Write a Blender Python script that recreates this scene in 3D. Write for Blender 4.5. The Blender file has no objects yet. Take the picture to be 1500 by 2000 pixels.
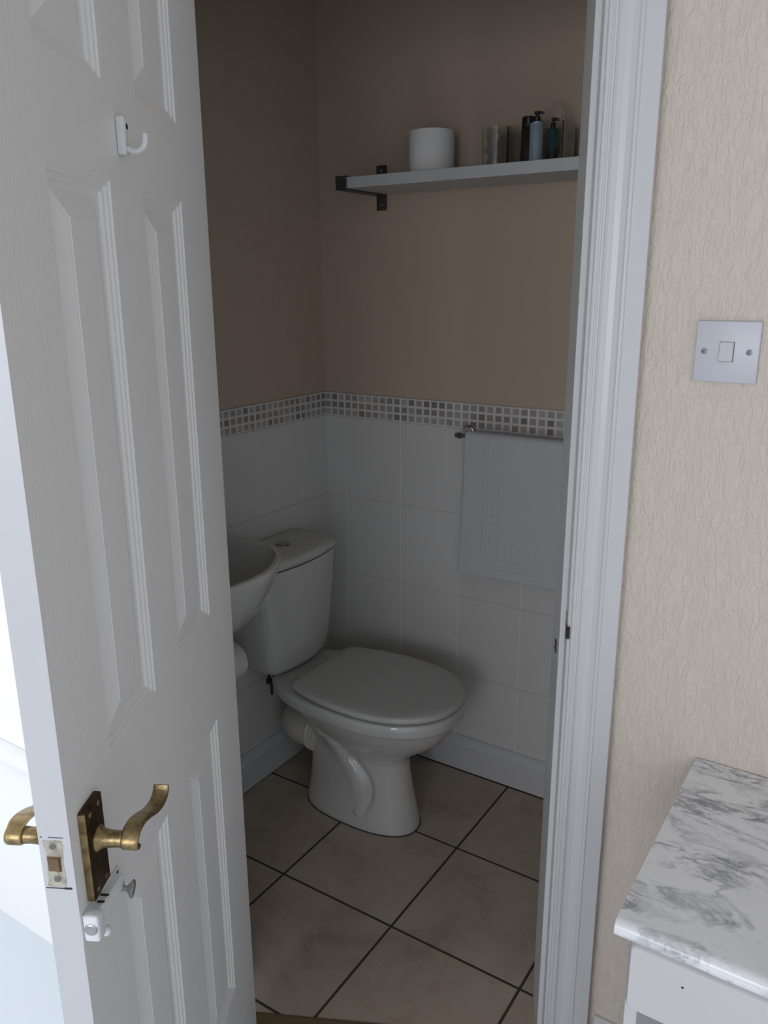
import bpy, bmesh, math, random
from mathutils import Vector, Matrix
random.seed(7)
sc = bpy.context.scene
col = sc.collection

# ------------------------------------------------------------------ camera
CAM = Vector((1.5259, -2.0089, 1.4643))
right = Vector((0.83841, 0.54501, -0.00568)).normalized()
up = Vector((-0.14354, 0.23085, 0.96234)).normalized()
back = -Vector((-0.52579, 0.80603, -0.27178)).normalized()
cam = bpy.data.cameras.new('camera')
cam.sensor_fit = 'HORIZONTAL'; cam.sensor_width = 36.0
cam.lens = 36.0 * 1586.8 / 1500.0
cam.clip_start = 0.01
co = bpy.data.objects.new('camera', cam); col.objects.link(co)
M = Matrix.Identity(4)
for i in range(3):
    M[i][0] = right[i]; M[i][1] = up[i]; M[i][2] = back[i]; M[i][3] = CAM[i]
co.matrix_world = M
sc.camera = co

# ------------------------------------------------------------------ light
sc.view_settings.view_transform = 'Standard'
sc.view_settings.look = 'None'
sc.view_settings.exposure = 0.92
sc.view_settings.gamma = 1.0
sc.view_settings.use_curve_mapping = False
w = bpy.data.worlds.new('daylight'); sc.world = w; w.use_nodes = True
w.node_tree.nodes['Background'].inputs[0].default_value = (.75, .85, 1, 1)
w.node_tree.nodes['Background'].inputs[1].default_value = 0.6

def area(name, loc, target, sx, sy, power, color):
    l = bpy.data.lights.new(name, 'AREA'); l.shape = 'RECTANGLE'
    l.size = sx; l.size_y = sy; l.energy = power; l.color = color
    o = bpy.data.objects.new(name, l); col.objects.link(o)
    o.location = loc
    o.rotation_euler = (Vector(target) - Vector(loc)).to_track_quat('-Z', 'Y').to_euler()
    return o
area('daylight_rear_window', (1.45, -4.12, 1.40), (1.45, 0, 1.34), 1.5, 1.05, 15.4, (.945, .945, 1.0))
area('daylight_side_window', (-1.52, -2.25, 1.45), (2, -2.25, 1.45), 1.3, 1.3, 23.0, (.93, .95, 1.0))

# ------------------------------------------------------------------ node helpers
class NT:
    def __init__(s, name):
        s.m = bpy.data.materials.new(name); s.m.use_nodes = True
        s.t = s.m.node_tree; s.n = s.t.nodes; s.l = s.t.links
        s.b = s.n['Principled BSDF']
    def put(s, v, sock):
        if isinstance(v, bpy.types.NodeSocket): s.l.new(v, sock)
        elif v is not None:
            if sock.type == 'RGBA' and len(v) == 3: v = (*v, 1)
            sock.default_value = v
    def math(s, op, a, b=None, c=None, clamp=False):
        n = s.n.new('ShaderNodeMath'); n.operation = op; n.use_clamp = clamp
        for i, v in enumerate((a, b, c)):
            if v is not None: s.put(v, n.inputs[i])
        return n.outputs[0]
    def pos(s):
        n = s.n.new('ShaderNodeNewGeometry'); x = s.n.new('ShaderNodeSeparateXYZ')
        s.l.new(n.outputs['Position'], x.inputs[0]); return n.outputs['Position'], x.outputs
    def comb(s, x, y, z):
        n = s.n.new('ShaderNodeCombineXYZ')
        for i, v in enumerate((x, y, z)): s.put(v, n.inputs[i])
        return n.outputs[0]
    def mapping(s, vec, scale=(1, 1, 1), rot=(0, 0, 0)):
        n = s.n.new('ShaderNodeMapping'); s.l.new(vec, n.inputs[0])
        n.inputs['Scale'].default_value = scale; n.inputs['Rotation'].default_value = rot
        return n.outputs[0]
    def noise(s, vec, scale, detail=2, rough=.5, dist=0):
        n = s.n.new('ShaderNodeTexNoise'); s.l.new(vec, n.inputs['Vector'])
        n.inputs['Scale'].default_value = scale; n.inputs['Detail'].default_value = detail
        n.inputs['Roughness'].default_value = rough; n.inputs['Distortion'].default_value = dist
        return n.outputs['Fac']
    def ramp(s, fac, stops, interp='LINEAR'):
        n = s.n.new('ShaderNodeValToRGB'); s.put(fac, n.inputs[0]); r = n.color_ramp; r.interpolation = interp
        while len(r.elements) < len(stops): r.elements.new(.5)
        for e, (p, c) in zip(r.elements, stops): e.position = p; e.color = (*c, 1) if len(c) == 3 else c
        return n.outputs[0]
    def mix(s, fac, a, b):
        n = s.n.new('ShaderNodeMix'); n.data_type = 'RGBA'
        s.put(fac, n.inputs[0]); s.put(a, n.inputs[6]); s.put(b, n.inputs[7]); return n.outputs[2]
    def bump(s, h, strength=.3, dist=.002):
        n = s.n.new('ShaderNodeBump'); s.put(h, n.inputs['Height'])
        n.inputs['Strength'].default_value = strength; n.inputs['Distance'].default_value = dist
        s.l.new(n.outputs[0], s.b.inputs['Normal'])
    def base(s, c, rough=.5, metal=0, spec=.5):
        s.put(c, s.b.inputs['Base Color']); s.put(rough, s.b.inputs['Roughness'])
        s.b.inputs['Metallic'].default_value = metal
        s.b.inputs['Specular IOR Level'].default_value = spec
        return s
    def line(s, v, off, period, width):       # 1 inside a joint centred on off + k*period
        a = s.math('SUBTRACT', v, off - period / 2)
        m = s.math('FLOORED_MODULO', a, period)
        d = s.math('ABSOLUTE', s.math('SUBTRACT', m, period / 2))
        return s.math('LESS_THAN', d, width / 2)

def simple(name, c, rough=.5, metal=0, spec=.5, nscale=None, nstr=.1, cvar=0):
    n = NT(name); p, _ = n.pos()
    cc = c
    if cvar:
        f = n.noise(p, nscale or 20, 4, .6)
        cc = n.mix(f, tuple(x * (1 - cvar) for x in c), tuple(min(1, x * (1 + cvar)) for x in c))
    n.base(cc, rough, metal, spec)
    if nscale: n.bump(n.noise(p, nscale, 3), nstr, .001)
    return n.m

MAT = {}
# door paint with embossed grain: rails run horizontally, stiles vertically
def door_paint(name, horizontal):
    n = NT(name); p, _ = n.pos()
    v = n.mapping(p, (60, 60, 260) if horizontal else (260, 260, 7))
    if horizontal: v = n.mapping(p, (9, 9, 260))
    h = n.noise(v, 1.0, 3, .6, .6)
    n.base((.84, .83, .815), .42); n.bump(h, .35, .0012); return n.m
MAT['stile'] = door_paint('door_paint_vertical_grain', False)
MAT['rail'] = door_paint('door_paint_cross_grain', True)
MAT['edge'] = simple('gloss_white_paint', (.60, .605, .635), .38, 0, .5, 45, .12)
MAT['trim'] = simple('white_gloss_trim', (.62, .625, .63), .33)
MAT['white_plastic'] = simple('white_plastic', (.56, .575, .625), .35)
MAT['painted_metal'] = simple('overpainted_white_metal', (.78, .80, .82), .45, 0, .5, 220, .35)
MAT['ceramic'] = simple('white_glazed_ceramic', (.585, .575, .55), .10, 0, .6)
MAT['seat'] = simple('white_seat_plastic', (.535, .525, .50), .32)
MAT['pvc'] = simple('off_white_waste_pipe_plastic', (.62, .60, .54), .40)
MAT['chrome'] = simple('chrome', (.72, .73, .74), .12, 1)
MAT['steel'] = simple('dull_steel', (.45, .45, .45), .35, 1)
MAT['dull_screw'] = simple('dark_zinc_screw', (.22, .21, .20), .45, .8)
MAT['button'] = simple('darkened_chrome', (.38, .38, .38), .16, 1)
MAT['black'] = simple('black_plastic', (.012, .012, .014), .35)
MAT['dark'] = simple('dark_recess', (.02, .018, .016), .8)
MAT['bracket'] = simple('dark_grey_bracket_metal', (.10, .095, .09), .42, .7, .5, 90, .1)
MAT['shelf'] = simple('white_shelf_foil', (.58, .60, .60), .45)
MAT['paper'] = simple('soft_white_paper', (.82, .81, .78), .9, 0, .2, 160, .25)
MAT['card'] = simple('grey_cardboard', (.35, .30, .24), .9)
MAT['unit'] = simple('white_laminate', (.62, .61, .615), .4)
MAT['gap_shade_bedding'] = simple('dark_gap_shade_and_bedding', (.06, .055, .05), .7)  # dark colour for painted gap shade under the cistern lid and the foot bedding

def brass(name, c1, c2, r=.34):
    n = NT(name); p, _ = n.pos()
    f = n.noise(p, 70, 5, .65, .4)
    g = n.noise(p, 260, 3, .6)
    n.base(n.ramp(f, [(.32, c1), (.60, c2)]), n.math('MULTIPLY_ADD', g, .25, r - .08), .92); n.bump(g, .12, .0006); return n.m
MAT['brass'] = brass('aged_brass', (.15, .105, .050), (.40, .30, .150))
MAT['brass_face'] = brass('brass_dark_reflection', (.030, .018, .010), (.080, .050, .025), .45)  # reflection of the dark cloakroom put into the plate colour
MAT['strike'] = brass('worn_paint_spattered_steel', (.36, .31, .24), (.62, .58, .50), .5)

def wallpaper(name, c, strength, vert=.30):
    n = NT(name); p, x = n.pos()
    v = n.mapping(p, (1, 1, vert))
    a = n.noise(v, 120, 3, .55, 1.3)
    b = n.noise(p, 210, 2, .5, .5)
    h = n.math('ADD', n.ramp(a, [(.40, (0, 0, 0)), (.60, (1, 1, 1))]), n.math('MULTIPLY', b, .5))
    big = n.noise(p, 2.5, 2)
    n.base(n.mix(big, tuple(k * .97 for k in c), tuple(min(1, k * 1.03) for k in c)), .75, 0, .25)
    n.bump(h, strength, .0022); return n.m
MAT['wallpaper'] = wallpaper('cream_blown_vinyl_wallpaper', (.685, .615, .535), .55)
MAT['wc_wallpaper'] = wallpaper('beige_textured_wallpaper', (.54, .435, .335), .16, .12)
MAT['white_wall'] = simple('white_wall_paint', (.86, .87, .88), .6, 0, .3)
MAT['ceiling'] = simple('white_ceiling_paint', (.48, .48, .47), .8, 0, .2)
MAT['pale_floor'] = simple('pale_blue_grey_floor', (.62, .67, .70), .45)

# wall tiles 200 x 250
GX, ZT, ZM, Z1 = .0791, 1.1421, 1.0713, .8207
def wall_tiles(name, axis, off, jc=(.80, .79, .77)):
    n = NT(name); p, x = n.pos(); u = x[0] if axis == 'x' else x[1]
    jv = n.line(u, off, .2, .0028); jh = n.line(x[2], Z1, .25, .0024)
    soft_v = n.line(u, off, .2, .0060); soft_h = n.line(x[2], Z1, .25, .0055)
    j = n.math('MAXIMUM', jv, jh); sft = n.math('MAXIMUM', soft_v, soft_h)
    und = n.noise(p, 9, 2)
    cc = n.mix(j, (.70, .69, .665), jc)
    cc = n.mix(n.math('MULTIPLY', jh, .55), cc, (.33, .31, .29))
    n.base(cc, n.math('MULTIPLY_ADD', j, .5, .16), 0, .5)
    h = n.math('ADD', n.math('MULTIPLY', n.math('ADD', j, sft), -.5), n.math('MULTIPLY', und, .35))
    n.bump(h, .5, .0012); return n.m
MAT['tile_b'] = wall_tiles('white_wall_tile_back', 'x', GX)
MAT['tile_a'] = wall_tiles('white_wall_tile_left', 'y', -.330, (.695, .685, .66))

def mosaic(name, axis, off):
    n = NT(name); p, x = n.pos(); u = x[0] if axis == 'x' else x[1]
    pu = .2 / 8; pv = (ZT - ZM - .002) / 3
    uu = n.math('DIVIDE', n.math('SUBTRACT', u, off), pu); vv = n.math('DIVIDE', n.math('SUBTRACT', x[2], ZM + .001), pv)
    fu = n.math('ABSOLUTE', n.math('SUBTRACT', n.math('FRACT', uu), .5)); fv = n.math('ABSOLUTE', n.math('SUBTRACT', n.math('FRACT', vv), .5))
    sq = n.math('LESS_THAN', n.math('MAXIMUM', fu, fv), .355)
    wn = n.n.new('ShaderNodeTexWhiteNoise'); wn.noise_dimensions = '2D'
    n.l.new(n.comb(n.math('FLOOR', uu), n.math('FLOOR', vv), 0), wn.inputs['Vector'])
    c = n.ramp(wn.outputs['Value'], [(0, (.17, .16, .15)), (.14, (.27, .255, .235)), (.32, (.39, .365, .335)), (.52, (.35, .305, .26)), (.66, (.42, .40, .41)), (.84, (.50, .475, .44))], 'CONSTANT')
    mot = n.noise(p, 330, 3, .7)
    c = n.mix(n.math('MULTIPLY', mot, .6), c, (.36, .34, .31))
    jt = n.line(u, off, .2, .0028)
    cc = n.mix(sq, (.70, .69, .675), c)
    cc = n.mix(jt, cc, (.84, .83, .81))
    n.base(cc, .3); n.bump(sq, .35, .0012); return n.m
MAT['mosaic_b'] = mosaic('stone_mosaic_border_back', 'x', GX)
MAT['mosaic_a'] = mosaic('stone_mosaic_border_left', 'y', -.330)

def floor_tiles():
    n = NT('beige_ceramic_floor_tile'); p, x = n.pos()
    FX, FY, FT = .3431, -.0227, .3278
    j = n.math('MAXIMUM', n.line(x[0], FX, FT, .0062), n.line(x[1], FY, FT, .0062))
    s_ = n.math('MAXIMUM', n.line(x[0], FX, FT, .010), n.line(x[1], FY, FT, .010))
    a = n.noise(p, 6, 5, .65, .6); b = n.noise(p, 30, 4, .7)
    c = n.ramp(a, [(.30, (.34, .27, .205)), (.52, (.46, .375, .29)), (.72, (.50, .435, .355))])
    c = n.mix(n.ramp(b, [(.48, (0, 0, 0)), (.75, (.5, .5, .5))]), c, (.53, .48, .42))
    wn = n.n.new('ShaderNodeTexWhiteNoise'); wn.noise_dimensions = '2D'
    n.l.new(n.comb(n.math('FLOOR', n.math('DIVIDE', n.math('SUBTRACT', x[0], FX), FT)), n.math('FLOOR', n.math('DIVIDE', n.math('SUBTRACT', x[1], FY), FT)), 0), wn.inputs['Vector'])
    c = n.mix(n.math('MULTIPLY', wn.outputs['Value'], .25), c, (.40, .32, .25))
    n.base(n.mix(j, c, (.050, .044, .038)), n.math('MULTIPLY_ADD', j, .4, .38), 0, .4)
    n.bump(n.math('ADD', n.math('MULTIPLY', n.math('ADD', j, s_), -.5), n.math('MULTIPLY', b, .18)), .6, .0015)
    return n.m
MAT['floor_tile'] = floor_tiles()

def marble():
    n = NT('grey_veined_white_marble_laminate'); p, x = n.pos()
    v = n.mapping(p, (1.0, 2.2, 1.2), (0, 0, math.radians(-12)))
    wv = n.n.new('ShaderNodeTexNoise'); n.l.new(v, wv.inputs['Vector']); wv.inputs['Scale'].default_value = 3.2; wv.inputs['Detail'].default_value = 5
    add = n.n.new('ShaderNodeVectorMath'); add.operation = 'MULTIPLY_ADD'
    n.l.new(wv.outputs['Color'], add.inputs[0]); add.inputs[1].default_value = (.38, .38, .38); n.l.new(v, add.inputs[2])
    f1 = n.noise(add.outputs[0], 3.4, 6, .62); f2 = n.noise(add.outputs[0], 7.5, 6, .65); f3 = n.noise(v, 4.6, 3, .5, .6)
    r1 = n.math('ABSOLUTE', n.math('SUBTRACT', f1, .5)); r2 = n.math('ABSOLUTE', n.math('SUBTRACT', f2, .5))
    g1 = n.ramp(r1, [(0, (1, 1, 1)), (.008, (.65,) * 3), (.035, (0, 0, 0))])
    g2 = n.ramp(r2, [(0, (.9,) * 3), (.010, (.3,) * 3), (.026, (0, 0, 0))])
    gate = n.ramp(f3, [(.47, (0, 0, 0)), (.60, (1, 1, 1))])
    veins = n.math('ADD', n.math('MULTIPLY', g1, n.math('MULTIPLY_ADD', gate, .5, .45)), n.math('MULTIPLY', g2, n.math('MULTIPLY', gate, .8)), clamp=True)
    cloud = n.ramp(n.noise(add.outputs[0], 2.6, 3), [(.50, (.86, .865, .88)), (.72, (.66, .68, .70))])
    n.base(n.mix(n.math('MULTIPLY', veins, .80), cloud, (.20, .21, .225)), .22, 0, .5); return n.m
MAT['marble'] = marble()

def glass(name, c, rough=.02, ior=1.45):
    n = NT(name); n.base(c, rough); n.b.inputs['Transmission Weight'].default_value = 1; n.b.inputs['IOR'].default_value = ior; return n.m
MAT['glass'] = glass('clear_glass', (.95, .96, .96))
MAT['acrylic'] = glass('clear_acrylic', (.93, .95, .94), .03)
def film():
    n = NT('crinkled_cellophane'); p, _ = n.pos(); n.base((.85, .86, .86), .15)
    n.b.inputs['Transmission Weight'].default_value = .85; n.b.inputs['Alpha'].default_value = .45
    n.bump(n.noise(p, 160, 4, .7, 1.2), .9, .003); return n.m
MAT['film'] = film()
MAT['blue_bottle'] = simple('pale_blue_bottle_plastic', (.50, .62, .72), .25)
MAT['teal_bottle'] = simple('dark_teal_bottle_glass', (.045, .115, .125), .15)
MAT['dark_bottle'] = simple('smoky_green_bottle_glass', (.045, .05, .04), .15)
MAT['wrap_dark'] = simple('dark_bottle_label', (.02, .02, .025), .5)
MAT['wood_end'] = simple('brown_latch_metal', (.20, .13, .07), .4, .6, .5, 120, .2, .25)
MAT['oak'] = simple('light_oak_floorboard', (.50, .36, .20), .45, 0, .5, 14, .15, .2)
MAT['brass_strip'] = simple('worn_brass_strip', (.26, .19, .10), .5, .6)

def towel_mat():
    n = NT('white_terry_towelling'); p, _ = n.pos()
    n.base((.62, .62, .63), .95, 0, .1); n.bump(n.noise(p, 520, 3, .7), .5, .0018)
    n.b.inputs['Sheen Weight'].default_value = .2; return n.m
MAT['towel'] = towel_mat()

# ------------------------------------------------------------------ mesh helpers
def finish(name, bm, mat, parent=None, base=(0, 0, 0), smooth=None, extra=None):
    bmesh.ops.recalc_face_normals(bm, faces=bm.faces)
    me = bpy.data.meshes.new(name)
    b = Vector(base)
    for v in bm.verts: v.co -= b
    bm.to_mesh(me); bm.free()
    me.materials.append(MAT[mat] if isinstance(mat, str) else mat)
    for e in (extra or []): me.materials.append(MAT[e])
    if smooth is not None:
        me.shade_smooth()
        me.set_sharp_from_angle(angle=math.radians(smooth))
    o = bpy.data.objects.new(name, me); col.objects.link(o)
    if parent: o.parent = parent
    else: o.location = b
    return o

def box(bm, a, b, bev=0, seg=2, xf=None):
    """axis aligned box in a frame; xf maps (a,b,c) to world"""
    a = Vector(a); b = Vector(b); lo = Vector(map(min, a, b)); hi = Vector(map(max, a, b))
    t = bmesh.new()
    bmesh.ops.create_cube(t, size=1)
    for v in t.verts: v.co = Vector(((lo[i] + hi[i]) / 2 + v.co[i] * (hi[i] - lo[i]) for i in range(3)))
    if bev:
        bmesh.ops.bevel(t, geom=list(t.edges), offset=bev, segments=seg, profile=.5, affect='EDGES')
    merge(bm, t, xf)

def merge(bm, t, xf=None):
    mp = {}
    for v in t.verts:
        c = v.co if xf is None else Vector(xf(*v.co))
        mp[v] = bm.verts.new(c)
    for f in t.faces:
        try:
            nf = bm.faces.new([mp[v] for v in f.verts]); nf.material_index = f.material_index
        except ValueError: pass
    t.free()

def loft(bm, rings, cap0=True, cap1=True, closed=True, xf=None):
    vr = [[bm.verts.new(Vector(p) if xf is None else Vector(xf(*p))) for p in r] for r in rings]
    n = len(rings[0])
    for i in range(len(vr) - 1):
        for j in range(n if closed else n - 1):
            k = (j + 1) % n
            bm.faces.new((vr[i][j], vr[i][k], vr[i + 1][k], vr[i + 1][j]))
    if cap0: bm.faces.new(vr[0][::-1])
    if cap1: bm.faces.new(vr[-1])
    return vr

def frame_of(d):
    d = Vector(d).normalized(); a = Vector((0, 0, 1)) if abs(d.z) < .9 else Vector((1, 0, 0))
    u = d.cross(a).normalized(); return u, d.cross(u).normalized()

def lathe(bm, c, axis, prof, seg=32, cap=True):
    """prof: list of (distance along axis, radius)"""
    c = Vector(c); ax = Vector(axis).normalized(); u, v = frame_of(ax)
    rings = [[c + ax * h + (u * math.cos(t) + v * math.sin(t)) * max(r, 1e-5) for t in [2 * math.pi * k / seg for k in range(seg)]] for h, r in prof]
    loft(bm, rings, cap, cap)

def tube(bm, pts, r, seg=14):
    pts = [Vector(p) for p in pts]; rings = []
    u = None
    for i, p in enumerate(pts):
        d = (pts[min(i + 1, len(pts) - 1)] - pts[max(i - 1, 0)]).normalized()
        if u is None: u, v = frame_of(d)
        else: u = (u - d * u.dot(d)).normalized()
        v = d.cross(u)
        rr = r[i] if isinstance(r, (list, tuple)) else r
        rings.append([p + (u * math.cos(2 * math.pi * k / seg) + v * math.sin(2 * math.pi * k / seg)) * rr for k in range(seg)])
    loft(bm, rings)

def prism(bm, prof, xf, a, b):
    """closed 2D profile (p,q) extruded from a to b; xf(p,q,t)"""
    loft(bm, [[xf(p, q, a) for p, q in prof], [xf(p, q, b) for p, q in prof]])

def spline(ctrl, n):
    """Catmull-Rom through ctrl"""
    P = [Vector(c) for c in ctrl]; P = [2 * P[0] - P[1]] + P + [2 * P[-1] - P[-2]]
    out = []; m = len(P) - 3
    for i in range(n + 1):
        s = i / n * m; k = min(int(s), m - 1); t = s - k
        a, b, c, d = P[k:k + 4]
        out.append(.5 * ((2 * b) + (c - a) * t + (2 * a - 5 * b + 4 * c - d) * t * t + (3 * b - a - 3 * c + d) * t ** 3))
    return out

def thing(name, label, cat, loc, group=None):
    o = bpy.data.objects.new(name, None); col.objects.link(o); o.location = loc
    o.empty_display_size = .05
    o['label'] = label; o['category'] = cat
    if group: o['group'] = group
    return o
def tag(o, label, cat, group=None):
    o['label'] = label; o['category'] = cat
    if group: o['group'] = group
    return o
def structure(o, label=None):
    o['kind'] = 'structure'
    if label: o['label'] = label; o['category'] = label.split('|')[1] if '|' in label else 'wall'
    return o
def struct(name, bm, mat, label, cat, smooth=None, extra=None):
    o = finish(name, bm, mat, None, (0, 0, 0), smooth, extra)
    o['kind'] = 'structure'; o['label'] = label; o['category'] = cat
    return o

# ------------------------------------------------------------------ frames
WY = -.754                                     # straight wall carrying the switch
J = Vector((1.100, -.800)); PH = Vector((.526, -1.0865))   # strike side and hinge side rebate corners
E = (J - PH).normalized(); NI = Vector((-E.y, E.x))       # along the doorway, into the cloakroom
OW = (J - PH).length
def JF(t, off, z):                              # doorway frame (t from the strike side, off into the cloakroom)
    q = J + E * t + NI * off; return (q.x, q.y, z)
HX, HY, DA = .5893, -1.0586, -1.0646
DT = Vector((math.cos(DA), math.sin(DA))); DN = Vector((-DT.y, DT.x)); DN = Vector((-math.sin(DA), math.cos(DA)))
def DF(u, n, z):                                # door leaf frame
    q = Vector((HX, HY)) + DT * u + DN * n; return (q.x, q.y, z)
DW, TH, DH = .6283, .0325, 1.985
CE = 2.36

# ------------------------------------------------------------------ structure
bm = bmesh.new()
# polygon of the tiled floor (cloakroom up to the brass strip)
S0 = JF(-OW - .03, .034, 0); S1 = JF(.03, .034, 0)
poly = [(-.02, .02), (1.30, .02), (1.30, S1[1] + .05), (S1[0], S1[1]), (S0[0], S0[1]), (-.02, S0[1])]
loft(bm, [[(x, y, -.05) for x, y in poly], [(x, y, 0) for x, y in poly]])
struct('floor', bm, 'floor_tile', 'beige ceramic floor tiles with dark grout in the cloakroom', 'floor')
bm = bmesh.new(); box(bm, (-1.7, -4.3, -.06), (2.8, -1.04, -.0505)); box(bm, (-1.7, -4.3, -.05), (2.8, S0[1], 0))
box(bm, (.43, S0[1], -.05), (2.8, S0[1] + .0001, 0))
lo = [(S0[0], S0[1]), (2.8, S0[1]), (2.8, WY + .03), (S1[0] + .05, WY + .03), (S1[0], S1[1])]
loft(bm, [[(x, y, -.05) for x, y in lo], [(x, y, -.0002) for x, y in lo]])
struct('floor_room', bm, 'pale_floor', 'pale blue grey floor of the bright room behind the door', 'floor')

def wall(name, a, b, z0, z1, mat, label, thick, side=1):
    a = Vector(a); b = Vector(b); d = (b - a).normalized(); n = Vector((-d.y, d.x)) * side * thick
    bm = bmesh.new(); q = [a, b, b + n, a + n]
    loft(bm, [[(v.x, v.y, z0) for v in q], [(v.x, v.y, z1) for v in q]])
    return struct(name, bm, mat, label, 'wall')
wb = wall('wall_back', (-.1, 0), (1.4, 0), 0, CE, 'wc_wallpaper', 'beige papered back wall of the cloakroom above white tiles', .1)
wa = wall('wall_left', (0, 0), (0, -1.07), 0, CE, 'wc_wallpaper', 'beige papered left wall behind the cistern and basin', .1, -1)
wall('wall_right', (1.25, 0), (1.25, -.64), 0, CE, 'wc_wallpaper', 'beige side wall of the cloakroom behind the door frame', .1)
AO = JF(.0795, 0, 0)
wall('wall_front', (1.171, WY), (2.72, WY), 0, CE, 'wallpaper', 'cream textured wallpapered wall with the light switch', .1)
def seg(name, t0, t1, z0, z1, label, mat='wallpaper'):
    bm = bmesh.new(); box(bm, (t0, 0.004, z0), (t1, .12, z1), xf=JF)
    return struct(name, bm, mat, label, 'wall')
seg('wall_doorway_right', .020, .085, 0, CE, 'narrow cream wall strip behind the right door casing')
seg('wall_doorway_left', -OW - .09, -OW - .02, 0, CE, 'narrow wall strip behind the left door casing', 'white_wall')
seg('wall_doorway_top', -OW - .02, .02, 2.02, CE, 'wall above the cloakroom doorway')
HL = JF(-OW - .085, 0, 0)
wall('wall_room', (-1.7, -1.146), (HL[0], -1.146), 0, CE, 'white_wall', 'bright white wall of the room left of the open door', .06)
wall('wall_room_right', (2.7, WY), (2.7, -4.3), 0, CE, 'white_wall', 'white wall at the right side of the room', .1)
def holed(name, axis, c, span, hole, mat, label, th):
    bm = bmesh.new(); a0, a1 = span; h0, h1, z0, z1 = hole
    def bb(p0, p1, q0, q1):
        if axis == 'x': box(bm, (p0, c, q0), (p1, c + th, q1))
        else: box(bm, (c, p0, q0), (c + th, p1, q1))
    bb(a0, h0, 0, CE); bb(h1, a1, 0, CE); bb(h0, h1, 0, z0); bb(h0, h1, z1, CE)
    return struct(name, bm, mat, label, 'wall')
holed('wall_rear', 'x', -4.3, (-1.7, 2.8), (.65, 2.25, .85, 2.05), 'white_wall', 'white wall with a window at the rear of the room', .1)
holed('wall_window_side', 'y', -1.7, (-4.3, -1.146), (-2.95, -1.55, .8, 2.1), 'white_wall', 'white wall with a window on the left of the room', .1)
bm = bmesh.new(); box(bm, (-1.8, -4.4, CE), (2.9, .12, CE + .08))
struct('ceiling', bm, 'ceiling', 'plain white ceiling', 'ceiling')
def window(name, axis, c, h, label):
    h0, h1, z0, z1 = h
    def P(p, q, z): return (p, c + q, z) if axis == 'x' else (c + q, p, z)
    r = bmesh.new(); w_ = .05
    for a, b in (((h0, 0, z0), (h0 + w_, .05, z1)), ((h1 - w_, 0, z0), (h1, .05, z1)), ((h0, 0, z0), (h1, .05, z0 + w_)), ((h0, 0, z1 - w_), (h1, .05, z1)), (((h0 + h1) / 2 - .025, 0, z0), ((h0 + h1) / 2 + .025, .05, z1))):
        box(r, a, b, .004, 1, xf=P)
    o = struct(name, r, 'white_plastic', label, 'window')
    g = bmesh.new(); box(g, (h0 + .04, .022, z0 + .04), (h1 - .04, .028, z1 - .04), xf=P)
    finish('window_pane', g, 'glass', o)
window('window_1', 'x', -4.28, (.65, 2.25, .85, 2.05), 'white framed window at the rear of the room')
window('window_2', 'y', -1.68, (-2.95, -1.55, .8, 2.1), 'white framed window on the left of the room')

# wall tiling and mosaic borders (parts of their walls)
bm = bmesh.new(); box(bm, (.006, -.006, 0), (1.25, 0, ZM)); finish('tile_panel', bm, 'tile_b', wb)
bm = bmesh.new(); box(bm, (.0065, -.0065, ZM), (1.25, 0, ZT), .0008, 1); finish('mosaic_border', bm, 'mosaic_b', wb)
bm = bmesh.new(); box(bm, (0, -1.07, 0), (.006, 0, ZM)); finish('tile_panel', bm, 'tile_a', wa)
bm = bmesh.new(); box(bm, (0, -1.07, ZM), (.0065, 0, ZT), .0008, 1); finish('mosaic_border', bm, 'mosaic_a', wa)

# skirting boards
SK = [(0, .0035), (.018, .0035), (.018, .0785), (.0172, .0805), (.0140, .0815), (.0140, .0850), (.0128, .0885), (.0090, .0945), (.0068, .1010), (.0064, .1070), (.0078, .1085), (.0078, .1120), (.0060, .1137), (0, .1137)]
def skirting(name, a, b, side, label, base=0):
    a = Vector(a); b = Vector(b); d = (b - a).normalized(); n = Vector((-d.y, d.x)) * side; L = (b - a).length
    bm = bmesh.new(); prism(bm, SK, lambda p, q, t: (a.x + d.x * t + n.x * (p + base), a.y + d.y * t + n.y * (p + base), q), 0, L)
    o = struct(name, bm, 'trim', label, 'skirting board')
    return o
skirting('baseboard_back', (.006, -.006), (1.25, -.006), -1, 'white moulded skirting board under the back wall tiles')
skirting('baseboard_left', (.006, -1.07), (.006, -.024), -1, 'white moulded skirting board on the left wall behind the toilet')
skirting('baseboard_front', (1.185, WY), (2.7, WY), -1, 'white skirting board under the cream wallpapered wall')
# dark gap line under the skirting
# ledge on the bright wall
bm = bmesh.new(); box(bm, (-1.6, -1.185, .484), (.30, -1.146, .510), .004, 2)
struct('trim_5', bm, 'white_wall', 'white ledge on the bright wall left of the door', 'ledge', 30)

# door lining, rebated, and architrave ----------------------------------
def lining(name, flip, label):
    bm = bmesh.new()
    s = (lambda p, q, z: JF(p, q, z)) if not flip else (lambda p, q, z: JF(-OW - p, q, z))
    prof = [(.022, .001), (.0008, .001), (0, .002), (0, .0365), (-.0078, .0365), (-.0085, .0373), (-.0085, .146), (.022, .146)]
    if flip: prof[2:4] = [(.0, .002), (.0, .0365)]
    prism(bm, prof, s, 0, 2.0)
    return struct(name, bm, 'trim', label, 'door lining')
ln = lining('trim_1', False, 'white door lining on the strike side of the doorway')
lining('trim_2', True, 'white door lining on the hinge side of the doorway')
bm = bmesh.new(); box(bm, (-OW, .002, 1.992), (0, .0365, 2.02), xf=JF); box(bm, (-OW, .0365, 1.984), (0, .146, 2.02), xf=JF)
struct('trim_6', bm, 'trim', 'white head lining over the doorway', 'door lining')
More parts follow.
